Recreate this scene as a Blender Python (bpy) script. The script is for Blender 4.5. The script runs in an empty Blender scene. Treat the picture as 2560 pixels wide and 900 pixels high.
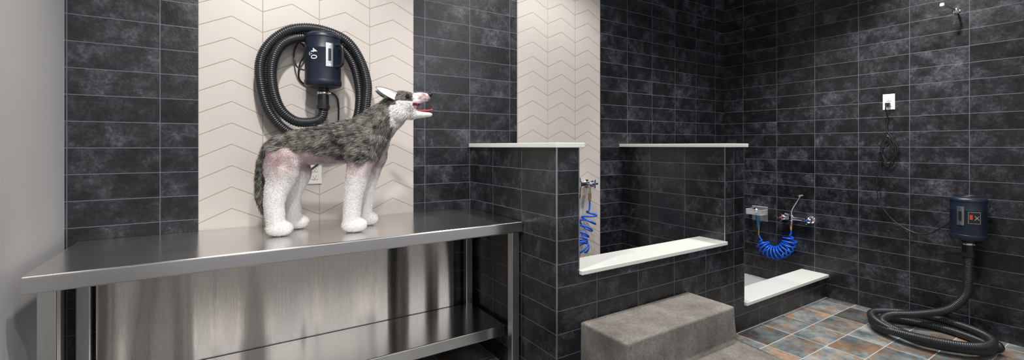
import bpy, bmesh, math, random
import numpy as np
from mathutils import Vector, Matrix, noise
from mathutils.bvhtree import BVHTree
random.seed(4); np.random.seed(4)
S=bpy.context.scene
COL=S.collection
H=1.24; D=2.54; RX=4.117; LX=-0.582; FY=1.654

# ------------------------------------------------------------------ materials
def newmat(name):
    m=bpy.data.materials.new(name); m.use_nodes=True
    nt=m.node_tree; b=nt.nodes['Principled BSDF']
    return m,nt,b
def N(nt,t,**k):
    n=nt.nodes.new(t)
    for a,v in k.items():
        setattr(n,a,v)
    return n
def math_(nt,op,a,b=None,c=None):
    n=nt.nodes.new('ShaderNodeMath'); n.operation=op
    for i,v in enumerate((a,b,c)):
        if v is None: continue
        if isinstance(v,(int,float)): n.inputs[i].default_value=v
        else: nt.links.new(v,n.inputs[i])
    return n.outputs[0]
def mixc(nt,f,a,b,mode='MIX'):
    n=nt.nodes.new('ShaderNodeMix'); n.data_type='RGBA'; n.blend_type=mode
    for i,v in ((0,f),(6,a),(7,b)):
        if isinstance(v,(int,float)): n.inputs[i].default_value=v
        elif isinstance(v,(tuple,list)): n.inputs[i].default_value=(*v[:3],1)
        else: nt.links.new(v,n.inputs[i])
    return n.outputs[2]
def ramp(nt,src,stops):
    r=nt.nodes.new('ShaderNodeValToRGB'); e=r.color_ramp.elements
    while len(e)<len(stops): e.new(0.5)
    for i,(p,c) in enumerate(stops):
        e[i].position=p; e[i].color=(*((c,c,c) if isinstance(c,(int,float)) else c),1)
    nt.links.new(src,r.inputs[0]); return r.outputs[0]
def noise_(nt,vec,scale,detail=4,rough=.6):
    n=nt.nodes.new('ShaderNodeTexNoise'); n.inputs['Scale'].default_value=scale
    n.inputs['Detail'].default_value=detail; n.inputs['Roughness'].default_value=rough
    if vec is not None: nt.links.new(vec,n.inputs['Vector'])
    return n.outputs['Fac']
def bump(nt,b,h,strength,dist,prev=None):
    n=nt.nodes.new('ShaderNodeBump'); n.inputs['Strength'].default_value=strength
    n.inputs['Distance'].default_value=dist
    nt.links.new(h,n.inputs['Height'])
    if prev is not None: nt.links.new(prev,n.inputs['Normal'])
    nt.links.new(n.outputs[0],b.inputs['Normal']); return n.outputs[0]
def simple(name,col,rough=.5,metal=0,noise_amt=0,nscale=40,spec=.5,bumpd=0):
    m,nt,b=newmat(name)
    b.inputs['Roughness'].default_value=rough; b.inputs['Metallic'].default_value=metal
    b.inputs['Specular IOR Level'].default_value=spec
    geo=N(nt,'ShaderNodeTexCoord')
    nz=noise_(nt,geo.outputs['Object'],nscale)
    lo=tuple(c*(1-noise_amt) for c in col); hi=tuple(min(1,c*(1+noise_amt)) for c in col)
    nt.links.new(mixc(nt,nz,lo,hi),b.inputs['Base Color'])
    if bumpd: bump(nt,b,nz,.5,bumpd)
    return m
def concrete_mat():
    m,nt,b=newmat('rough_concrete')
    tc=N(nt,'ShaderNodeTexCoord')
    a=noise_(nt,tc.outputs['Object'],5,8,.7); f=noise_(nt,tc.outputs['Object'],110,4,.7)
    c=ramp(nt,a,[(.3,(.125,.116,.105)),(.52,(.215,.202,.185)),(.72,(.30,.285,.265))])
    c=mixc(nt,1.0,c,ramp(nt,f,[(.3,.65),(.7,1.25)]),'MULTIPLY')
    nt.links.new(c,b.inputs['Base Color']); b.inputs['Roughness'].default_value=.85; b.inputs['Specular IOR Level'].default_value=.3
    p=bump(nt,b,a,.5,.006); bump(nt,b,f,.5,.003,p)
    return m

def tile_mat(name,axis,phase,bw=.305,bh=.112):
    m,nt,b=newmat(name)
    g=N(nt,'ShaderNodeNewGeometry'); s=N(nt,'ShaderNodeSeparateXYZ'); nt.links.new(g.outputs['Position'],s.inputs[0])
    u=math_(nt,'SUBTRACT',s.outputs[axis],phase-30*bw)
    c=N(nt,'ShaderNodeCombineXYZ'); nt.links.new(u,c.inputs[0]); nt.links.new(s.outputs[2],c.inputs[1])
    br=N(nt,'ShaderNodeTexBrick'); br.offset=0; br.squash=1
    nt.links.new(c.outputs[0],br.inputs['Vector'])
    for k,v in (('Scale',1),('Mortar Size',.0018),('Mortar Smooth',.1),('Bias',0),('Brick Width',bw),('Row Height',bh)):
        br.inputs[k].default_value=v
    br.inputs['Color1'].default_value=(.2,.2,.2,1); br.inputs['Color2'].default_value=(1,1,1,1)
    br.inputs['Mortar'].default_value=(0,0,0,1)
    pv=N(nt,'ShaderNodeVectorMath',operation='MULTIPLY_ADD'); 
    nt.links.new(br.outputs['Color'],pv.inputs[0]); pv.inputs[1].default_value=(3.1,5.7,2.3)
    nt.links.new(g.outputs['Position'],pv.inputs[2])
    n1=noise_(nt,pv.outputs[0],6.5,10,.8)
    n2=noise_(nt,pv.outputs[0],80,3,.7)
    col=ramp(nt,n1,[(.38,(.0055,.006,.0075)),(.49,(.012,.0125,.016)),(.58,(.036,.039,.049)),(.72,(.10,.108,.135))])
    sp=ramp(nt,n2,[(.35,.5),(.7,1.5)])
    col=mixc(nt,1.0,col,sp,'MULTIPLY')
    tv=ramp(nt,br.outputs['Color'],[(0.1,.5),(1,1.35)])
    col=mixc(nt,1.0,col,tv,'MULTIPLY')
    col=mixc(nt,br.outputs['Fac'],col,(.105,.122,.155))
    nt.links.new(col,b.inputs['Base Color'])
    nt.links.new(ramp(nt,n1,[(.3,.24),(.75,.44)]),b.inputs['Roughness'])
    b.inputs['Specular IOR Level'].default_value=.65
    inv=math_(nt,'SUBTRACT',1.0,br.outputs['Fac'])
    p=bump(nt,b,inv,.5,.0015)
    bump(nt,b,n2,.5,.0018,p)
    return m
def chevron_mat(name,phase,w=.2645,p=.104,A=.062):
    m,nt,b=newmat(name)
    g=N(nt,'ShaderNodeNewGeometry'); s=N(nt,'ShaderNodeSeparateXYZ'); nt.links.new(g.outputs['Position'],s.inputs[0])
    u=math_(nt,'DIVIDE',math_(nt,'SUBTRACT',s.outputs[0],phase-w*20),w)
    fu=math_(nt,'FRACT',u)
    tri=math_(nt,'ABSOLUTE',math_(nt,'SUBTRACT',fu,.5))
    hz=math_(nt,'ADD',s.outputs[2],math_(nt,'MULTIPLY',tri,A*2*1.0))
    fr=math_(nt,'FRACT',math_(nt,'DIVIDE',hz,p))
    d1=math_(nt,'MULTIPLY',math_(nt,'SUBTRACT',.5,math_(nt,'ABSOLUTE',math_(nt,'SUBTRACT',fr,.5))),p)
    d2=math_(nt,'MULTIPLY',math_(nt,'SUBTRACT',.5,tri),w)
    d=math_(nt,'MINIMUM',d1,math_(nt,'ADD',d2,.0006))
    line=ramp(nt,math_(nt,'MULTIPLY',d,100),[(.12,1.0),(.28,0.0)])
    nz=noise_(nt,g.outputs['Position'],3)
    base=mixc(nt,nz,(.50,.462,.435),(.56,.52,.49))
    nt.links.new(mixc(nt,math_(nt,'MULTIPLY',line,.9),base,(.29,.25,.20)),b.inputs['Base Color'])
    b.inputs['Roughness'].default_value=.42
    bump(nt,b,math_(nt,'SUBTRACT',1.0,line),.5,.002)
    return m
def floor_mat():
    m,nt,b=newmat('slate_floor')
    g=N(nt,'ShaderNodeNewGeometry')
    mp=N(nt,'ShaderNodeMapping'); mp.inputs['Location'].default_value=(.19+6,.15+6,0)
    nt.links.new(g.outputs['Position'],mp.inputs[0])
    br=N(nt,'ShaderNodeTexBrick'); br.offset=0
    nt.links.new(mp.outputs[0],br.inputs['Vector'])
    for k,v in (('Scale',1),('Mortar Size',.0024),('Mortar Smooth',.1),('Bias',0),('Brick Width',.30),('Row Height',.20)):
        br.inputs[k].default_value=v
    br.inputs['Color1'].default_value=(0,0,0,1); br.inputs['Color2'].default_value=(1,1,1,1); br.inputs['Mortar'].default_value=(.5,.5,.5,1)
    pv=N(nt,'ShaderNodeVectorMath',operation='MULTIPLY_ADD')
    nt.links.new(br.outputs['Color'],pv.inputs[0]); pv.inputs[1].default_value=(7,3,5); nt.links.new(g.outputs['Position'],pv.inputs[2])
    n1=noise_(nt,pv.outputs[0],6,8,.72); n2=noise_(nt,pv.outputs[0],5.5,6,.68)
    col=ramp(nt,n1,[(.34,(.055,.062,.068)),(.48,(.13,.155,.165)),(.58,(.21,.245,.25)),(.70,(.34,.36,.345))])
    rust=ramp(nt,n2,[(.48,0.0),(.60,.85)])
    rc=ramp(nt,n1,[(.35,(.11,.075,.055)),(.6,(.31,.185,.11))])
    col=mixc(nt,rust,col,rc)
    tv=ramp(nt,br.outputs['Color'],[(0,.5),(1,1.35)])
    col=mixc(nt,1.0,col,tv,'MULTIPLY')
    nt.links.new(mixc(nt,br.outputs['Fac'],col,(.5,.5,.48)),b.inputs['Base Color'])
    b.inputs['Roughness'].default_value=.4
    bump(nt,b,n1,.3,.003)
    return m
def steel_mat(name,rough=.22,streak=(1.5,90,90),col=(.62,.61,.60),wavy=0,tan=None,aniso=0):
    m,nt,b=newmat(name)
    b.inputs['Metallic'].default_value=1
    tc=N(nt,'ShaderNodeTexCoord'); mp=N(nt,'ShaderNodeMapping'); mp.inputs['Scale'].default_value=streak
    nt.links.new(tc.outputs['Object'],mp.inputs[0])
    n=noise_(nt,mp.outputs[0],4,6,.7)
    n0=noise_(nt,tc.outputs['Object'],3,3,.6)
    nt.links.new(mixc(nt,n,tuple(c*.85 for c in col),tuple(min(1,c*1.12) for c in col)),b.inputs['Base Color'])
    r=math_(nt,'ADD',math_(nt,'MULTIPLY',n,.14),math_(nt,'ADD',math_(nt,'MULTIPLY',n0,.06),rough-.1))
    nt.links.new(r,b.inputs['Roughness'])
    if tan:
        cx=N(nt,'ShaderNodeCombineXYZ')
        for i in range(3): cx.inputs[i].default_value=tan[i]
        nt.links.new(cx.outputs[0],b.inputs['Tangent']); b.inputs['Anisotropic'].default_value=aniso
    p=None
    if wavy:
        m2=N(nt,'ShaderNodeMapping'); m2.inputs['Scale'].default_value=(4.5,1,.35)
        nt.links.new(tc.outputs['Object'],m2.inputs[0])
        p=bump(nt,b,noise_(nt,m2.outputs[0],1,1,.4),1,wavy)
    bump(nt,b,n,.12,.0006,p)
    return m
def vcol_mat(name,rough=.9):
    m,nt,b=newmat(name)
    a=N(nt,'ShaderNodeAttribute'); a.attribute_name='Col'
    nt.links.new(a.outputs['Color'],b.inputs['Base Color'])
    b.inputs['Roughness'].default_value=rough; b.inputs['Specular IOR Level'].default_value=.15
    return m

T_A=tile_mat('dark_tile_back_a',0,-.27)
T_B=tile_mat('dark_tile_back_b',0,.995)
T_C=tile_mat('dark_tile_back_c',0,2.445)
T_R=tile_mat('dark_tile_right',1,1.128)
T_P=tile_mat('dark_tile_partition',1,1.65)
T_F=tile_mat('dark_tile_front',0,1.570)
CH1=chevron_mat('chevron_tile_a',-.129)
CH2=chevron_mat('chevron_tile_b',1.671,w=.258)
M_floor=floor_mat()
M_paint=simple('grey_paint',(.46,.46,.47),.5,noise_amt=.04,nscale=3)
M_ceil=simple('ceiling_paint',(.5,.5,.5),.8)
M_cap=simple('white_solid_surface',(.72,.75,.72),.3,noise_amt=.03,nscale=200)
M_conc=concrete_mat()
M_conc2=simple('shower_base_grey',(.4,.4,.4),.6,noise_amt=.1)
M_steel=steel_mat('brushed_steel',rough=.21,col=(.76,.75,.74),tan=(0,1,0),aniso=.6)
M_steelp=steel_mat('brushed_steel_panel',rough=.27,streak=(70,70,1.2),col=(.72,.67,.63),wavy=.10,tan=(0,0,1),aniso=.8)
M_steelv=steel_mat('brushed_steel_leg',rough=.3,streak=(90,90,1.5),col=(.70,.69,.67))
M_trim=simple('metal_edge_trim',(.55,.56,.58),.35,1)
M_chrome=simple('chrome',(.8,.82,.85),.08,1)
M_brass=simple('brass',(.75,.5,.2),.25,1)
M_navy=simple('navy_powder_coat',(.008,.014,.030),.36,noise_amt=.5,nscale=600,bumpd=.0006)
M_black=simple('black_plastic',(.012,.013,.015),.35,noise_amt=.2)
M_hose=simple('black_corrugated_plastic',(.018,.020,.024),.30,noise_amt=.2)
M_white=simple('white_plastic',(.78,.78,.76),.35)
M_letter=simple('white_print',(.62,.65,.70),.5)
M_red=simple('red_print',(.55,.04,.03),.4)
M_blue=simple('blue_plastic_hose',(.005,.09,.60),.25,noise_amt=.1)
M_tongue=simple('red_felt',(.50,.06,.07),.6)
M_nose=simple('black_nose',(.01,.01,.012),.2)
M_eye=simple('glass_eye',(.008,.006,.004),.05)
M_body=vcol_mat('plush_skin'); M_fur=vcol_mat('plush_fur',.85)
def acrylic():
    m,nt,b=newmat('clear_acrylic')
    b.inputs['Base Color'].default_value=(.8,.85,.9,1); b.inputs['Roughness'].default_value=.08
    b.inputs['Alpha'].default_value=.18
    return m
M_acr=acrylic()

# ------------------------------------------------------------------ object helpers
def link(o,parent=None):
    COL.objects.link(o)
    if parent is not None: o.parent=parent
    return o
def mk(name,verts,faces,mats,parent=None,smooth=False,fm=None):
    me=bpy.data.meshes.new(name); me.from_pydata([tuple(v) for v in verts],[],[tuple(f) for f in faces]); 
    for m in (mats if isinstance(mats,(list,tuple)) else [mats]): me.materials.append(m)
    if fm is not None: me.polygons.foreach_set('material_index',fm)
    if smooth: me.polygons.foreach_set('use_smooth',[True]*len(me.polygons))
    me.update()
    return link(bpy.data.objects.new(name,me),parent)
def from_bm(name,bm,mats,parent=None,smooth=False):
    me=bpy.data.meshes.new(name); bmesh.ops.recalc_face_normals(bm,faces=bm.faces[:]); bm.to_mesh(me); bm.free()
    for m in (mats if isinstance(mats,(list,tuple)) else [mats]): me.materials.append(m)
    if smooth: me.polygons.foreach_set('use_smooth',[True]*len(me.polygons))
    return link(bpy.data.objects.new(name,me),parent)
def struct(o,label=None):
    o['kind']='structure'
    if label: o['label']=label
    return o
def box(name,x0,x1,y0,y1,z0,z1,mat,parent=None,bev=0,matx=None,maty=None,seg=2):
    mats=[mat]; 
    if matx: mats.append(matx)
    if maty: mats.append(maty)
    bm=bmesh.new(); bmesh.ops.create_cube(bm,size=1)
    for v in bm.verts:
        v.co=Vector((x0+(v.co.x+.5)*(x1-x0),y0+(v.co.y+.5)*(y1-y0),z0+(v.co.z+.5)*(z1-z0)))
    bm.normal_update()
    for f in bm.faces:
        if matx and abs(f.normal.x)>.9: f.material_index=1
        if maty and abs(f.normal.y)>.9: f.material_index=mats.index(maty)
    if bev: bmesh.ops.bevel(bm,geom=bm.edges[:],offset=bev,segments=seg,profile=.5,affect='EDGES')
    return from_bm(name,bm,mats,parent)
def boxes(bm,lst,bev=0):
    for (x0,x1,y0,y1,z0,z1) in lst:
        r=bmesh.ops.create_cube(bm,size=1)
        for v in r['verts']:
            v.co=Vector((x0+(v.co.x+.5)*(x1-x0),y0+(v.co.y+.5)*(y1-y0),z0+(v.co.z+.5)*(z1-z0)))
        if bev:
            es=list({e for v in r['verts'] for e in v.link_edges})
            bmesh.ops.bevel(bm,geom=es,offset=bev,segments=2,profile=.5,affect='EDGES')
def catmull(P,step=.004):
    P=[np.array(p,float) for p in P]
    P=[2*P[0]-P[1]]+P+[2*P[-1]-P[-2]]
    out=[]
    for i in range(1,len(P)-2):
        p0,p1,p2,p3=P[i-1:i+3]; n=max(2,int(np.linalg.norm(p2-p1)/step))
        for k in range(n):
            t=k/n
            out.append(.5*((2*p1)+(-p0+p2)*t+(2*p0-5*p1+4*p2-p3)*t*t+(-p0+3*p1-3*p2+p3)*t**3))
    out.append(P[-2]); return np.array(out)
def resample(P,step):
    d=np.r_[0,np.cumsum(np.linalg.norm(np.diff(P,axis=0),axis=1))]
    n=max(2,int(d[-1]/step)); t=np.linspace(0,d[-1],n+1)
    return np.stack([np.interp(t,d,P[:,k]) for k in range(3)],1)
def sweep(name,P,rad,mat,parent=None,n=10):
    P=np.asarray(P,float); m=len(P)
    rad=np.full(m,rad) if np.isscalar(rad) else np.asarray(rad)
    T=np.gradient(P,axis=0); T/=np.linalg.norm(T,axis=1)[:,None]+1e-12
    up=np.array([0,0,1.]) if abs(T[0][2])<.9 else np.array([1.,0,0])
    nrm=np.cross(T[0],up); nrm/=np.linalg.norm(nrm)
    V=[];F=[]
    for i in range(m):
        nrm=nrm-T[i]*np.dot(nrm,T[i]); nrm/=np.linalg.norm(nrm)
        bn=np.cross(T[i],nrm)
        for k in range(n):
            a=2*math.pi*k/n
            V.append(P[i]+rad[i]*(math.cos(a)*nrm+math.sin(a)*bn))
    for i in range(m-1):
        for k in range(n):
            k2=(k+1)%n
            F.append((i*n+k,i*n+k2,(i+1)*n+k2,(i+1)*n+k))
    F.append(tuple(range(n))[::-1]); F.append(tuple((m-1)*n+k for k in range(n)))
    return mk(name,V,F,mat,parent,smooth=True)
def corrugated(name,pts,r,mat,parent,pitch=.010,amp=.0042,n=14):
    P=resample(catmull(pts),pitch/4)
    i=np.arange(len(P)); rad=r+amp*np.array([0,.8,1,.8])[i%4]-amp
    return sweep(name,P,rad,mat,parent,n)
def lathe(name,prof,mat,parent=None,c=(0,0,0),n=40,axis='z',smooth=True):
    V=[];F=[]
    m=len(prof)
    for (r,z) in prof:
        for k in range(n):
            a=2*math.pi*k/n
            x,y=r*math.cos(a),r*math.sin(a)
            if axis=='z': p=(x,y,z)
            elif axis=='y': p=(x,z,y)
            else: p=(z,x,y)
            V.append((p[0]+c[0],p[1]+c[1],p[2]+c[2]))
    for i in range(m-1):
        for k in range(n):
            k2=(k+1)%n; F.append((i*n+k,i*n+k2,(i+1)*n+k2,(i+1)*n+k))
    F.append(tuple(range(n))[::-1]); F.append(tuple((m-1)*n+k for k in range(n)))
    o=mk(name,V,F,mat,parent,smooth=smooth)
    if smooth:
        try: o.data.set_sharp_from_angle(angle=math.radians(35))
        except Exception: pass
    return o
def empty(name,loc,rz,label,cat,group=None):
    e=bpy.data.objects.new(name,None); COL.objects.link(e); e.location=loc; e.rotation_euler=(0,0,rz)
    e['label']=label; e['category']=cat
    if group: e['group']=group
    e.empty_display_size=.1
    return e

# ------------------------------------------------------------------ room shell
def strips():
    xs=[LX-.1,-.129,.922,1.665,2.445,RX+.1]; V=[];F=[]
    for x in xs: V+= [(x,D,-.05),(x,D,3.0)]
    for i in range(5): F.append((2*i,2*i+2,2*i+3,2*i+1))
    n=len(V)
    V+=[(LX-.1,D+.1,-.05),(LX-.1,D+.1,3.0),(RX+.1,D+.1,-.05),(RX+.1,D+.1,3.0)]
    F.append((n,n+1,n+3,n+2))
    o=mk('wall_back',V,F,[T_A,CH1,T_B,CH2,T_C],fm=[0,1,2,3,4,4])
    struct(o,'dark stacked tile wall with cream chevron tile bands')
strips()
struct(box('wall_right',RX,RX+.1,-1.2,D+.1,-.05,3.0,T_R,matx=T_R),'dark rectangular stacked tile wall')
struct(box('wall_left',LX-.1,LX,-1.2,D,-.05,3.0,M_paint),'smooth light grey painted wall')
struct(box('floor',LX-.1,RX+.1,-1.2,D+.1,-.1,0,M_floor),'slate look tile floor with pale grout')
struct(box('ceiling',LX-.1,RX+.1,-1.2,D+.1,3.0,3.1,M_ceil))
struct(box('floor_shower',2.912,RX,1.82,D,0,.03,M_conc2),'grey shower base')
struct(box('wall_partition_near_table',1.310,1.452,FY,D,0,1.232,T_F,matx=T_P,maty=T_F),'dark tiled half height partition wall')
struct(box('wall_partition_between_tubs',2.69,2.912,FY,D,0,1.232,T_F,matx=T_P,maty=T_F),'dark tiled half height partition wall')
struct(box('wall_tub_front',1.452,2.69,FY,1.82,0,.604,T_F,maty=T_F),'low dark tiled tub front')
struct(box('wall_shower_curb',2.912,RX,FY,1.82,0,.167,T_F,maty=T_F),'low dark tiled shower curb')
struct(box('trim_1',1.292,1.472,FY-.02,D,1.232,1.256,M_cap,bev=.003),'white solid surface cap')
struct(box('trim_2',2.655,2.93,FY-.02,D,1.232,1.256,M_cap,bev=.003),'white solid surface cap')
struct(box('trim_3',1.452,2.69,FY-.02,1.84,.604,.626,M_cap,bev=.003),'white solid surface sill')
struct(box('trim_4',2.912,RX,FY-.02,1.84,.167,.19,M_cap,bev=.003),'white solid surface curb cap')
for i,(x,z0,z1) in enumerate(((1.310,0,1.232),(1.448,.626,1.232),(2.69,.626,1.232),(2.908,.19,1.232))):
    struct(box('trim_%d'%(5+i),x-.0015,x+.0045,FY-.0015,FY+.004,z0,z1,M_trim),'thin metal tile edge trim')

# concrete steps
bm=bmesh.new()
prof=[(1.07,0),(1.07,.185),(1.36,.185),(1.36,.37),(FY,.37),(FY,0)]
X0,X1=1.463,2.305
va=[bm.verts.new((X0,y,z)) for y,z in prof]; vb=[bm.verts.new((X1,y,z)) for y,z in prof]
bm.faces.new(va); bm.faces.new(vb[::-1])
for i in range(6): bm.faces.new((va[i],vb[i],vb[(i+1)%6],va[(i+1)%6]))
es=[e for e in bm.edges if abs(e.verts[0].co.z-e.verts[1].co.z)<.001 and max(e.verts[0].co.z,.0)>.1 or (e.verts[0].co.z>.1 and e.verts[1].co.z>.1)]
bmesh.ops.bevel(bm,geom=es,offset=.012,segments=3,profile=.5,affect='EDGES')
steps=from_bm('concrete_steps',bm,M_conc)
steps['label']='rough grey concrete two-tread steps against tiled tub'; steps['category']='steps'

# ------------------------------------------------------------------ stainless table
TX0,TX1,TY0,TY1,TZ=-.542,1.303,1.932,2.535,.84
tb=empty('work_table',((TX0+TX1)/2,(TY0+TY1)/2,0),0,'long stainless steel work table with undershelf and back panel','table')
ox,oy=tb.location.x,tb.location.y
def tbox(name,x0,x1,y0,y1,z0,z1,mat,bev=0,**k):
    return box(name,x0-ox,x1-ox,y0-oy,y1-oy,z0,z1,mat,tb,bev,**k)
bm=bmesh.new()
boxes(bm,[(TX0-ox,TX1-ox,TY0-oy,TY1-oy,TZ-.056,TZ)])
es=[e for e in bm.edges]
bmesh.ops.bevel(bm,geom=es,offset=.006,segments=3,profile=.5,affect='EDGES')
from_bm('tabletop',bm,M_steel,tb,smooth=False)
for (x,y) in ((-.512,1.958),(1.252,1.958),(-.534,2.47),(1.24,2.47)):
    tbox('leg',x,x+.045,y,y+.045,.0,TZ-.056,M_steelv,bev=.004)
bm=bmesh.new()
boxes(bm,[(-.50-ox,1.285-ox,2.085-oy,2.50-oy,.185,.245)])
bmesh.ops.bevel(bm,geom=bm.edges[:],offset=.005,segments=2,profile=.5,affect='EDGES')
from_bm('shelf',bm,M_steel,tb)
tbox('back_panel',-.478,1.17,2.503,2.512,.245,TZ-.056,M_steelp)

# ------------------------------------------------------------------ plush dog
dog=empty('plush_dog',(.21,2.28,.84),math.atan2(-.254,.967),'grey and white plush husky standing on table, howling','stuffed animal')
bm=bmesh.new()
def ball(c,r,sub=2):
    ret=bmesh.ops.create_icosphere(bm,subdivisions=sub,radius=1)
    rr=(r,r,r) if isinstance(r,(int,float)) else r
    for v in ret['verts']: v.co=Vector((c[0]+v.co.x*rr[0],c[1]+v.co.y*rr[1],c[2]+v.co.z*rr[2]))
def chain(pts,lat=1.0):
    for p,q in zip(pts[:-1],pts[1:]):
        L=math.dist(p[:3],q[:3]); n=max(2,int(L/(.22*min(p[3],q[3]))))
        for k in range(n+1):
            t=k/n; c=[p[i]+(q[i]-p[i])*t for i in range(4)]
            ball(c[:3],(c[3],c[3]*lat,c[3]))
chain([(-.010,0,.372,.078),(.06,0,.392,.084),(.15,0,.405,.090),(.27,0,.422,.104),(.36,0,.435,.115)],.84)
chain([(.36,0,.45,.105),(.43,0,.52,.085),(.49,0,.575,.072)],.86)
chain([(.49,0,.583,.070),(.53,0,.612,.064)],.95)
ball((.578,0,.628),(.045,.042,.038))
chain([(.575,0,.636,.034),(.62,0,.645,.028),(.648,0,.648,.022)],.9)
chain([(.545,0,.570,.034),(.60,0,.560,.022),(.667,0,.560,.012)],1.15)
for s in (-1,1):
    ball((.510,s*.040,.565),(.05,.032,.045)); ball((.530,s*.038,.597),(.035,.028,.035))
# hind legs
for s,da,l in ((-1,0,.080),(1,.045,.085)):
    ball((-.002+da*.6,s*.052,.300),(.078,.05,.098),3)
    chain([(.0+da,s*.062,.27,.064),(-.022+da,s*l*.92,.20,.050),(-.030+da,s*l,.14,.043),(-.022+da,s*l,.05,.040)],.92)
    ball((-.008+da,s*l,.034),(.057,.045,.034),3)
# front legs
for s,a0,l in ((-1,.292,.085),(1,.345,.085)):
    ball((a0+.045,s*.055,.36),(.07,.05,.085),3)
    chain([(a0+.038,s*.062,.32,.060),(a0+.022,s*l*.95,.24,.050),(a0+.008,s*l,.15,.041),(a0,s*l,.05,.039)],.92)
    ball((a0+.014,s*l,.034),(.057,.044,.034),3)
chain([(-.060,0,.380,.034),(-.084,0,.33,.028),(-.094,0,.25,.026),(-.096,0,.17,.023),(-.086,0,.11,.014)])
me=bpy.data.meshes.new('raw'); bm.to_mesh(me); bm.free()
raw=bpy.data.objects.new('raw',me); COL.objects.link(raw)
md=raw.modifiers.new('r','REMESH'); md.mode='VOXEL'; md.voxel_size=.0055
md=raw.modifiers.new('s','SMOOTH'); md.iterations=7; md.factor=.5
dg=bpy.context.evaluated_depsgraph_get(); bme=bpy.data.meshes.new_from_object(raw.evaluated_get(dg))
bpy.data.objects.remove(raw)
bme.name='body'
nv=len(bme.vertices); co=np.empty(nv*3); bme.vertices.foreach_get('co',co); co=co.reshape(-1,3)
co[:,2]-=co[:,2].min(); bme.vertices.foreach_set('co',co.ravel()); bme.update()
def regions(p):
    a,l,h=p
    if a<-.060 and abs(l)<.032 and h>.07: return 'tail'
    if a>.47:
        if a>.60 or (a>.575 and h>.60): 
            return 'muzzle'
        if h>.622 or (a<.50 and h>.60): return 'headgrey'
        if h>.50: return 'cheek'
    b=np.interp(a,[-.12,-.03,.03,.1,.24,.34,.42,.47,.50],[.37,.385,.392,.375,.345,.318,.345,.44,.56])
    if h>b+.008*math.sin(a*70): return 'back'
    return 'plush'
PINK=np.array((.36,.265,.275)); WHITE=np.array((.78,.77,.765))
def skincol(p):
    a,l,h=p; r=regions(p)
    if r in('tail','back','headgrey'): return np.array((.10,.098,.092))
    if r=='muzzle':
        if .580<h<.613 and a<.66 : return np.array((.25,.04,.05))
        if h>.632 and a>.57:
            k=min(1,max(0,.6+.9*noise.noise(Vector((a*60,l*60,h*60)))))
            return np.array((.34,.19,.20))*k+WHITE*(1-k)
        return WHITE
    if r=='cheek': return WHITE
    t=np.clip((h-.215)/.095,0,1)
    if a>.40 and h>.3: t=.85
    t*=.85+.5*noise.noise(Vector((a*25,l*25,h*25)))
    t=float(np.clip(t,0,1))
    return PINK*t+WHITE*(1-t)
cols=np.array([np.r_[skincol(c),1.0] for c in co])
at=bme.color_attributes.new('Col','FLOAT_COLOR','POINT'); at.data.foreach_set('color',cols.ravel())
bme.materials.clear(); bme.materials.append(M_body)
bme.polygons.foreach_set('use_smooth',[True]*len(bme.polygons))
body=link(bpy.data.objects.new('body',bme),dog)
body['label']='white plush body with dusty pink patches'
# fur blades
bme.calc_loop_triangles(); tri=np.array([t.vertices[:] for t in bme.loop_triangles])
vn=np.array([v.normal[:] for v in bme.vertices])
A,B,C=co[tri[:,0]],co[tri[:,1]],co[tri[:,2]]
ar=np.linalg.norm(np.cross(B-A,C-A),axis=1)
NB=110000
idx=np.random.choice(len(tri),NB,p=ar/ar.sum())
r1=np.sqrt(np.random.rand(NB)); r2=np.random.rand(NB)
w=np.stack([1-r1,r1*(1-r2),r1*r2],1)
P=(co[tri[idx]]*w[:,:,None]).sum(1); Nn=(vn[tri[idx]]*w[:,:,None]).sum(1); Nn/=np.linalg.norm(Nn,axis=1)[:,None]
V=[];F=[];CC=[]
for p,nn in zip(P,Nn):
    r=regions(p); a,l,h=p; bf=.75
    if r=='plush':
        if random.random()<.25: continue
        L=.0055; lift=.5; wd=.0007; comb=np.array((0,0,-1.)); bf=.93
        c=skincol(p)*random.uniform(.85,1.08)
    elif r=='muzzle':
        if random.random()<.5: continue
        L=.003; lift=.4; wd=.0006; comb=np.array((-1,0,0.)); c=skincol(p)*random.uniform(.85,1.1); bf=1
        if c[0]<.32 and c[1]<.1: continue
    elif r=='cheek':
        L=random.uniform(.012,.022); lift=.3; wd=.0009; comb=np.array((-.8,0,-.7)); c=WHITE*random.uniform(.85,1.1); bf=.95
    else:
        L=random.uniform(.014,.026); lift=.28; wd=.0009
        comb=np.array((-1,0,-.35))
        if r=='tail': comb=np.array((-.15,0,-1)); L*=1.1; lift=.22
        if r=='headgrey': L*=.65; comb=np.array((-1,0,-.1)); lift=.4
        if r=='back' and a>.38: comb=np.array((-.5,0,-.9)); L*=1.15
        n1=noise.noise(Vector((a*16,l*16,h*22))); n2=noise.noise(Vector((a*45+9,l*45,h*45)))
        g=.135+.10*n1+.16*n2+random.uniform(-.05,.055)
        if random.random()<.08: g+=.15
        g=max(.015,min(.5,g)); c=np.array((g*1.06,g,g*.91))
    comb=comb-nn*np.dot(comb,nn)+np.random.randn(3)*.2
    comb/=np.linalg.norm(comb)+1e-6
    d=nn*lift+comb*(1-lift); d/=np.linalg.norm(d)
    sd=np.cross(d,nn+np.random.randn(3)*.3); sd/=np.linalg.norm(sd)+1e-6
    m=p+d*L*.55; tip=p+d*L+comb*L*.12-nn*L*.12
    k=len(V)
    V+=[p-sd*wd-nn*.001,p+sd*wd-nn*.001,m+sd*wd*.8,m-sd*wd*.8,tip]
    F+=[(k,k+1,k+2,k+3),(k+3,k+2,k+4)]
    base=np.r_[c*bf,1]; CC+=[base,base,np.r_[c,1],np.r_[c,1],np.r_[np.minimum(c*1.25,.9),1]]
Va=np.array(V); Va[:,2]=np.maximum(Va[:,2],.0005)
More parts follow.
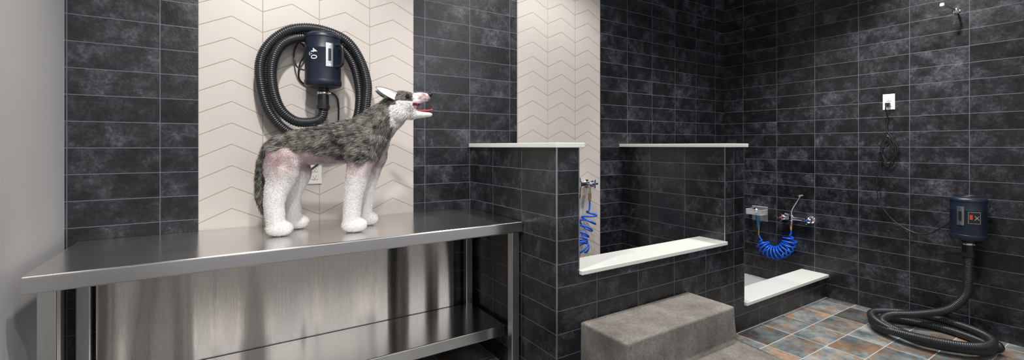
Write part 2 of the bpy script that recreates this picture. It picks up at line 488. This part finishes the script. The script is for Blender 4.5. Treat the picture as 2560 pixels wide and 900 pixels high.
fur=mk('fur',Va.tolist(),F,M_fur,dog)
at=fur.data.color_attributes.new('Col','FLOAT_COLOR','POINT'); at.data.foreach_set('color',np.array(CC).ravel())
fur['kind']='stuff'; fur['label']='mottled grey and white synthetic fur'
bvh=BVHTree.FromPolygons([Vector(c) for c in co],[tuple(t) for t in tri])
def blob(name,c,r,mat,rot=None):
    b2=bmesh.new(); bmesh.ops.create_icosphere(b2,subdivisions=3,radius=1)
    M=Matrix.Diagonal((*r,1))
    if rot: M=rot.to_4x4()@M
    M=Matrix.Translation(c)@M
    b2.transform(M); return from_bm(name,b2,mat,dog,True)
for s in (-1,1):
    q=bvh.find_nearest(Vector((.553,s*.08,.652)))
    blob('eye',q[0]+q[1]*.004,(.0105,.009,.0105),M_eye)
blob('nose',Vector((.664,0,.660)),(.014,.015,.013),M_nose)
tp=[(.575,.580,.016),(.61,.578,.017),(.645,.579,.016),(.668,.582,.012),(.680,.586,.006)]
V=[];F=[]
for (a,h,wd) in tp:
    for k in range(9):
        t=k/8*2-1; V.append((a,t*wd,h+.003*t*t))
    for k in range(9):
        t=1-k/8*2; V.append((a,t*wd,h+.003*t*t-.005))
for i in range(len(tp)-1):
    for k in range(18):
        k2=(k+1)%18; F.append((i*18+k,i*18+k2,(i+1)*18+k2,(i+1)*18+k))
F.append(tuple(range(18))); F.append(tuple((len(tp)-1)*18+k for k in range(18))[::-1])
mk('tongue',V,F,M_tongue,dog,True)
# ears: cupped triangles folded back, white lining facing outwards
M_ear=simple('ear_grey_plush',(.13,.125,.115),.9,noise_amt=.4,nscale=150,spec=.1)
M_earin=simple('ear_white_plush',(.80,.79,.78),.9,noise_amt=.1,nscale=150,spec=.1)
for s in (-1,1):
    base=Vector((.492,s*.050,.640)); tip=Vector((.405,s*.074,.678))
    ax=(tip-base); L=ax.length; ax.normalize()
    side=Vector((.15,s*1.0,.25)); side=(side-ax*side.dot(ax)).normalized()
    upv=ax.cross(side).normalized()
    V=[];F=[];n=10;mm=8
    for layer in (0,1):
        for i in range(mm+1):
            t=i/mm; wd=.020*(1-t)**.7*(1+.6*t)+.0008
            for k in range(n+1):
                q=k/n*2-1
                cup=.010*(q*q)*(1-t)
                off=cup if layer==0 else cup-.007*(1-q*q*.8)*(1-.8*t)
                ww=wd*(1.0 if layer==0 else 1.14)
                V.append(base+ax*L*(t*(1 if layer==0 else 1.05))+upv*(q*ww)+side*off)
    fm=[]
    for layer in (0,1):
        o=layer*(mm+1)*(n+1)
        for i in range(mm):
            for k in range(n):
                a=o+i*(n+1)+k; F.append((a,a+1,a+n+2,a+n+1)); fm.append(layer)
    mk('ear',V,F,[M_earin,M_ear],dog,True,fm=fm)

# ------------------------------------------------------------------ pet dryer
def cyl_pt(r,phi,z,yc): return (r*math.sin(phi),yc+r*math.cos(phi),z)
def cyl_patch(name,phi,zc,w,h,r,th,mat,parent,yc,n=10):
    V=[];F=[]
    for k in range(n+1):
        a=phi+(k/n-.5)*w/r
        for rr in (r,r+th):
            for z in (zc-h/2,zc+h/2): V.append(cyl_pt(rr,a,z,yc))
    for k in range(n):
        b=k*4;c=b+4
        F+=[(b,b+1,c+1,c),(b+2,c+2,c+3,b+3),(b,c,c+2,b+2),(b+1,b+3,c+3,c+1)]
    F+=[(0,2,3,1),(n*4,n*4+1,n*4+3,n*4+2)]
    return mk(name,V,F,mat,parent)
def lettering(name,txt,size,phi,zc,r,yc,mat,parent,vertical=False,bold=.0):
    cu=bpy.data.curves.new('t','FONT'); cu.body=txt; cu.size=size; cu.align_x='CENTER'; cu.align_y='CENTER'; cu.offset=bold
    o=bpy.data.objects.new('t',cu); COL.objects.link(o)
    dg=bpy.context.evaluated_depsgraph_get(); me=bpy.data.meshes.new_from_object(o.evaluated_get(dg))
    bpy.data.objects.remove(o)
    me.name=name
    for v in me.vertices:
        x,y=v.co.x,v.co.y
        if vertical: a=phi-y/r; z=zc-x
        else: a=phi-x/r; z=zc+y
        v.co=Vector(cyl_pt(r,a,z,yc))
    me.materials.clear(); me.materials.append(mat)
    return link(bpy.data.objects.new(name,me),parent)
def dryer(loc,rz,label,phi_plate,phi_text,hosepts,cordpts,logo):
    e=empty('pet_dryer',loc,rz,label,'pet dryer'); yc=.112; R=.086
    prof=[(.0,.138),(.060,.138),(.078,.135),(.086,.128),(.0885,.122),(.0885,.112),(R,.110),(R,.060),(.0868,.058),(.0868,.054),(R,.052),
          (R,-.100),(.0885,-.102),(.0895,-.108),(.0895,-.124),(.084,-.132),(.050,-.140),(.030,-.143),(.0,-.143)]
    lathe('housing',prof,M_navy,e,(0,yc,0),48)
    for i in range(4): 
        rr=.02+i*.015
        a=np.linspace(0,2*math.pi,33)
        sweep('grille_ring',np.stack([rr*np.cos(a),yc+rr*np.sin(a),np.full(33,.142)],1),.0018,M_black,e,6)
    cyl_patch('switch_plate',phi_plate,.020,.034,.118,R,.004,M_trim,e,yc)
    cyl_patch('switch',phi_plate,.020,.012,.060,R+.004,.005,M_black,e,yc,4)
    for dz in (-.05,.05):
        cyl_patch('screw',phi_plate,.020+dz,.007,.007,R+.004,.0025,M_chrome,e,yc,3)
    ph=phi_plate-math.radians(27)
    hp=[cyl_pt(R-.004,ph,.075,yc),cyl_pt(R+.020,ph,.073,yc),cyl_pt(R+.036,ph,.060,yc),cyl_pt(R+.038,ph,.02,yc),cyl_pt(R+.036,ph,-.02,yc),cyl_pt(R+.020,ph,-.034,yc),cyl_pt(R-.004,ph,-.036,yc)]
    if not logo: sweep('handle',catmull(hp,.005),.0085,M_black,e,10)
    if logo:
        cyl_patch('badge',phi_text,.012,.058,.074,R,.002,M_trim,e,yc)
        cyl_patch('badge_face',phi_text,.012,.053,.068,R+.002,.0008,M_black,e,yc)
        cyl_patch('badge_stripe',phi_text+.18,.016,.013,.030,R+.003,.0006,M_red,e,yc,4)
        lettering('lettering','X',.040,phi_text-.12,.010,R+.0038,yc,M_letter,e,bold=-.0008)
    else:
        lettering('lettering','4.0',.046,phi_text,.022,R+.0006,yc,M_letter,e,vertical=True,bold=.0002)
        lettering('lettering','HP',.014,phi_text+.27,.022,R+.0006,yc,M_letter,e,vertical=True,bold=.0002)
    bm=bmesh.new(); boxes(bm,[(-.03,.03,0,.006,-.09,.10),(-.03,.03,.0,yc-R+.012,.045,.055),(-.03,.03,.0,yc-R+.012,-.075,-.065)],.001)
    from_bm('bracket',bm,M_trim,e)
    lathe('outlet_neck',[(.030,-.140),(.030,-.152),(.024,-.154),(.024,-.176),(.0,-.176)],M_black,e,(0,yc,0),28)
    lathe('clamp',[(.0262,-.158),(.0275,-.160),(.0275,-.170),(.0262,-.172)],M_chrome,e,(0,yc,0),28)
    box('clamp_screw',-.035,-.022,yc+.004,yc+.018,-.169,-.161,M_brass,e,.001)
    lathe('hose_cuff',[(.0,-.172),(.028,-.173),(.029,-.18),(.029,-.225),(.033,-.228),(.033,-.245),(.029,-.248),(.0,-.248)],M_black,e,(0,yc,0),28)
    corrugated('hose',hosepts,.0255,M_hose,e)
    end=hosepts[-1]; pe=hosepts[-2]
    d=np.array(end)-np.array(pe); d/=np.linalg.norm(d)
    Pc=np.array([np.array(end)+d*t for t in (-.012,-.010,.0,.035,.036,.055,.056)])
    sweep('hose_end_cuff',Pc,np.array([.02,.029,.029,.029,.033,.033,.02]),M_black,e,20)
    if cordpts is not None:
        sweep('power_cord',resample(catmull(cordpts,.01),.006),.0042,M_black,e,8)
    return e
# hose loop on the wall
def hw(x,y,yy):
    kx=.00181 if x<807 else .00203
    return (-(x-807)*kx,yy,-(y-153)*.00206)
wd=[hw(807,268,.112),hw(807,280,.112),hw(800,297,.108),hw(775,306,.10),hw(735,303,.09),hw(700,275,.085),hw(682,225,.085),hw(681,170,.085),hw(700,125,.085),hw(740,100,.080),hw(795,93,.060),
    hw(850,108,.075),hw(880,145,.085),hw(896,195,.085),hw(900,250,.085),hw(890,300,.08),hw(855,340,.075),hw(790,350,.07),hw(720,330,.07),hw(675,285,.07),hw(655,220,.07),hw(655,160,.07),hw(683,112,.075),hw(733,80,.09),
    hw(800,74,.10),hw(862,94,.11),hw(898,140,.11),hw(915,200,.12),hw(912,250,.13),hw(908,280,.13)]
cord1=[(.03,.08,-.05),(.105,.06,-.04),(.125,.03,.01),(.12,.02,.07),(.10,.03,.10),(.07,.03,.06),(.10,.02,-.02),(.09,.01,-.10),(-.02,.01,-.14),(-.085,.012,-.17),(-.095,.01,-.28),(-.08,.01,-.40),(.0,.01,-.52),(.045,.012,-.56)]
dryer((.40,D,1.676),math.pi,'dark navy canister pet dryer with looped corrugated hose on wall',math.radians(-10),math.radians(40),wd,cord1,False)
# second dryer on the right wall. local x -> +Y, local y -> -X
L0=(RX,.806,.775)
def wl(X,Y,Z): return (Y-L0[1],-(X-L0[0]),Z-L0[2])
hp=[wl(RX-.112,.806,.54),wl(RX-.112,.806,.46),wl(RX-.112,.808,.36),wl(RX-.112,.825,.26),wl(3.98,.90,.16),wl(3.91,1.03,.105),wl(3.80,1.14,.085)]
for i in range(1,27):
    t=i/8; ang=math.radians(90)+t*math.pi*2
    if t>2.6: break
    r=.225+.028*math.sin(t*2.2*math.pi)+(.0 if t<1 else .02)
    z=.085-.057*min(1,t*1.6) if t<1 else .028+ (.045 if 1.15<t<2.2 else .02)
    cx,cy=3.79,.92
    hp.append(wl(cx+r*math.cos(ang)*.98,cy+r*math.sin(ang)*1.16,max(.0275,z)))
def wq(Y,Z,o=.008): return (Y-L0[1],o,Z-L0[2])
cord2=[wq(1.245,1.545,.05),wq(1.25,1.51,.05),wq(1.25,1.45),wq(1.255,1.36,.012),wq(1.22,1.30,.02),wq(1.19,1.22,.02),wq(1.21,1.12,.02),wq(1.25,1.09,.02),wq(1.285,1.15,.02),wq(1.285,1.25,.02),wq(1.25,1.32,.028),
   wq(1.21,1.26,.03),wq(1.20,1.17,.03),wq(1.24,1.11,.03),wq(1.275,1.17,.034),wq(1.275,1.27,.034),wq(1.24,1.31,.034),wq(1.225,1.22,.034),wq(1.25,1.13,.03),wq(1.29,1.2,.03),wq(1.30,1.10,.03),wq(1.31,.95,.03),wq(1.29,.82,.035),wq(1.22,.71,.04),wq(1.12,.64,.05),wq(1.02,.63,.07),wq(.93,.70,.09),wq(.885,.745,.11)]
dryer(L0,math.pi/2,'dark canister pet dryer, corrugated hose coiled on tile floor',math.radians(12),math.radians(-30),hp,cord2,True)

# ------------------------------------------------------------------ outlets
def outlet(loc,rz,label,plug=True):
    e=empty('power_outlet',loc,rz,label,'outlet')
    box('cover_plate',-.036,.036,0,.006,-.058,.058,M_white,e,.002)
    for dz in (.02,-.02):
        box('socket',-.017,.017,.006,.009,dz-.014,dz+.014,M_white,e,.003)
        bm=bmesh.new(); boxes(bm,[(-.008,-.006,.0085,.0095,dz-.003,dz+.006),(.006,.008,.0085,.0095,dz-.003,dz+.006),(-.002,.002,.0085,.0095,dz-.010,dz-.006)])
        from_bm('slot',bm,M_black,e)
    if plug: box('plug',-.013,.013,.009,.042,-.034,-.006,M_black,e,.004)
outlet((RX,1.245,1.567),math.pi/2,'white outlet plate with black plug on dark tile')
outlet((.375,D,1.097),math.pi,'white outlet plate on cream chevron tile behind plush dog',False)

# ------------------------------------------------------------------ faucets
def faucet(loc,rz,label,lever=True):
    e=empty('utility_faucet',loc,rz,label,'faucet')
    for s in (-1,1):
        x=s*.10
        lathe('flange',[(0,0),(.030,0),(.030,.004),(.022,.010),(.013,.012),(.013,.040),(0,.040)],M_chrome,e,(x,0,0),24,'y')
        lathe('valve_body',[(0,.030),(.018,.030),(.024,.036),(.024,.066),(.014,.074),(.011,.09),(0,.09)],M_chrome,e,(x,0,0),24,'y')
        bm=bmesh.new()
        boxes(bm,[(x-.032,x+.032,.088,.098,-.007,.007),(x-.007,x+.007,.088,.098,-.032,.032)],.003)
        from_bm('handle',bm,M_chrome,e)
        lathe('handle_button',[(0,.097),(.009,.097),(.008,.102),(0,.103)],M_red if s>0 else M_blue,e,(x,0,0),16,'y')
    sweep('mixer_bar',catmull([(-.10,.05,0),(-.05,.055,.0),(0,.06,.0),(.05,.055,0),(.10,.05,0)],.01),.016,M_chrome,e,16)
    lathe('spout_body',[(0,-.045),(.014,-.045),(.016,-.02),(.023,-.015),(.023,.02),(.015,.026),(.011,.05),(0,.052)],M_chrome,e,(.03,.065,0),24)
    if lever:
        sweep('riser',catmull([(.03,.065,.05),(.015,.07,.09),(-.02,.075,.15),(-.045,.078,.195)],.01),.008,M_chrome,e,12)
        lathe('riser_knob',[(0,.0),(.020,.003),(.026,.010),(.020,.017),(0,.02)],M_chrome,e,(-.048,.078,.195),20)
    lathe('hose_connector',[(0,-.105),(.009,-.105),(.010,-.09),(.013,-.085),(.013,-.045),(0,-.045)],M_brass,e,(.03,.065,0),16)
    return e
f1=faucet((RX,1.862,.620),math.pi/2,'chrome two-handle wall faucet with blue coiled hose')
def coil(name,axis,r,turns,rt,parent,lead_in,lead_out):
    A_=resample(catmull(axis,.004),.001); m=len(A_)
    T=np.gradient(A_,axis=0); T/=np.linalg.norm(T,axis=1)[:,None]
    nrm=np.cross(T[0],(0,1,0.)); nrm/=np.linalg.norm(nrm); out=[]
    for i in range(m):
        nrm=nrm-T[i]*np.dot(nrm,T[i]); nrm/=np.linalg.norm(nrm); bn=np.cross(T[i],nrm)
        a=2*math.pi*turns*i/(m-1); rr=r*min(1,i/(m*.08)+.05,(m-1-i)/(m*.08)+.05)
        out.append(A_[i]+rr*(math.cos(a)*nrm+math.sin(a)*bn))
    out=np.vstack([np.array(lead_in,float).reshape(-1,3),np.array(out),np.array(lead_out,float).reshape(-1,3)])
    return sweep(name,resample(out,.004),rt,M_blue,parent,8)
coil('coiled_hose',[(.035,.07,-.15),(.05,.08,-.24),(.11,.085,-.305),(.19,.085,-.32),(.25,.08,-.28),(.275,.075,-.23)],.052,13,.0068,f1,[(.03,.065,-.10),(.03,.065,-.13)],[(.30,.06,-.21),(.31,.055,-.185)])
lathe('hose_end_connector',[(0,-.03),(.010,-.03),(.012,.0),(.012,.03),(0,.03)],M_brass,f1,(.312,.055,-.16),16)
sp=catmull([(.312,.055,-.135),(.315,.055,-.09),(.318,.06,-.03),(.322,.062,.02)],.005)
sweep('spray_handle',sp,np.linspace(.011,.019,len(sp)),simple('teal_spray_grip',(.03,.10,.16),.35),f1,14)
lathe('spray_head',[(0,-.02),(.018,-.02),(.022,-.012),(.022,.012),(.014,.02),(0,.02)],M_chrome,f1,(.325,.075,.035),20,'y')
h=empty('nozzle_holder',(RX,2.19,.62),math.pi/2,'clear acrylic nozzle holder mounted on dark tile','holder')
bm=bmesh.new(); boxes(bm,[(-.07,.07,0,.003,-.07,.06),(-.07,-.067,.003,.11,-.005,.04),(.067,.07,.003,.11,-.005,.04),(-.07,.07,.107,.11,-.005,.04),(-.067,-.034,.003,.107,-.004,.0),(.030,.067,.003,.107,-.004,.0)],0)
from_bm('holder_tray',bm,M_acr,h)
bm=bmesh.new(); boxes(bm,[(-.071,.071,.108,.111,.039,.042),(-.071,-.068,.0,.11,.039,.042),(.068,.071,.0,.11,.039,.042),(-.071,.071,.0,.004,.06,.063)])
from_bm('tray_rim',bm,M_white,h)
f2=faucet((2.20,D,.955),math.pi,'chrome two-handle wall faucet on cream chevron tile',False)
coil('coiled_hose',[(-.068,.07,-.20),(-.055,.075,-.27),(-.01,.08,-.33),(.03,.08,-.38),(.03,.08,-.44),(-.02,.08,-.5)],.055,7,.0068,f2,[(-.075,.065,-.12),(-.075,.066,-.16)],[])
sweep('hose_elbow',catmull([(-.055,.055,.0),(-.075,.062,-.02),(-.078,.064,-.05),(-.075,.065,-.075)],.005),.009,M_chrome,f2,12)
lathe('hose_nut',[(0,-.13),(.009,-.13),(.012,-.10),(.012,-.07),(0,-.07)],M_brass,f2,(-.075,.065,0),16)

sa=empty('shower_arm',(RX,.885,2.15),math.pi/2,'small chrome shower arm on dark tile','shower arm')
lathe('flange',[(0,0),(.022,0),(.020,.006),(.010,.010),(0,.010)],M_chrome,sa,(0,0,0),20,'y')
sweep('arm',catmull([(0,.005,0),(0,.06,.004),(.01,.12,.012),(.03,.16,.02)],.01),.006,M_chrome,sa,10)
lathe('knob',[(0,-.012),(.010,-.010),(.013,0),(.010,.01),(0,.012)],M_white,sa,(.032,.165,.021),16)

# ------------------------------------------------------------------ lights
def spot(loc,tgt,power,rad=.05,ang=110,blend=.6,col=(1,.96,.91)):
    l=bpy.data.lights.new('downlight_or_added_wash','SPOT'); l.energy=power; l.shadow_soft_size=rad; l.spot_size=math.radians(ang); l.spot_blend=blend; l.color=col
    o=bpy.data.objects.new('downlight_or_added_wash',l); COL.objects.link(o); o.location=loc
    o.rotation_euler=(Vector(tgt)-Vector(loc)).to_track_quat('-Z','Y').to_euler()
spot((.10,1.28,2.92),(.40,2.35,1.0),165,ang=95,blend=.8)
spot((2.9,1.75,2.92),(3.5,1.6,0),150,ang=95,blend=.8)
spot((3.25,1.10,2.92),(4.0,.85,.5),180,ang=90,blend=.9)  # extra wall-wash spot, added to put more light on the right wall
spot((1.75,1.7,2.92),(1.9,2.2,.6),90)
spot((2.6,.3,2.92),(2.7,1.0,0),80,.08)
spot((.2,.1,2.92),(.3,.9,0),110,.08)
def area(loc,tgt,power,sx,sy,col=(1,1,1)):
    l=bpy.data.lights.new('fill','AREA'); l.shape='RECTANGLE'; l.size=sx; l.size_y=sy; l.energy=power; l.color=col
    o=bpy.data.objects.new('fill',l); COL.objects.link(o); o.location=loc
    o.rotation_euler=(Vector(tgt)-Vector(loc)).to_track_quat('-Z','Y').to_euler()
area((1.6,-.9,2.6),(1.6,2.2,.7),24,3.0,1.2,(.97,.98,1))
wd_=bpy.data.worlds.new('w'); S.world=wd_; wd_.use_nodes=True
wd_.node_tree.nodes['Background'].inputs[0].default_value=(.95,.94,.96,1); wd_.node_tree.nodes['Background'].inputs[1].default_value=.38
S.view_settings.view_transform='Standard'; S.view_settings.look='None'

# ------------------------------------------------------------------ camera
cam=bpy.data.cameras.new('camera'); cam.sensor_width=36; cam.lens=1100/2560*36; cam.shift_y=-85/2560; cam.clip_start=.02
co_=bpy.data.objects.new('camera',cam); COL.objects.link(co_); co_.location=(0,0,H)
co_.rotation_euler=(math.pi/2,0,-math.atan(703/1100))
S.camera=co_
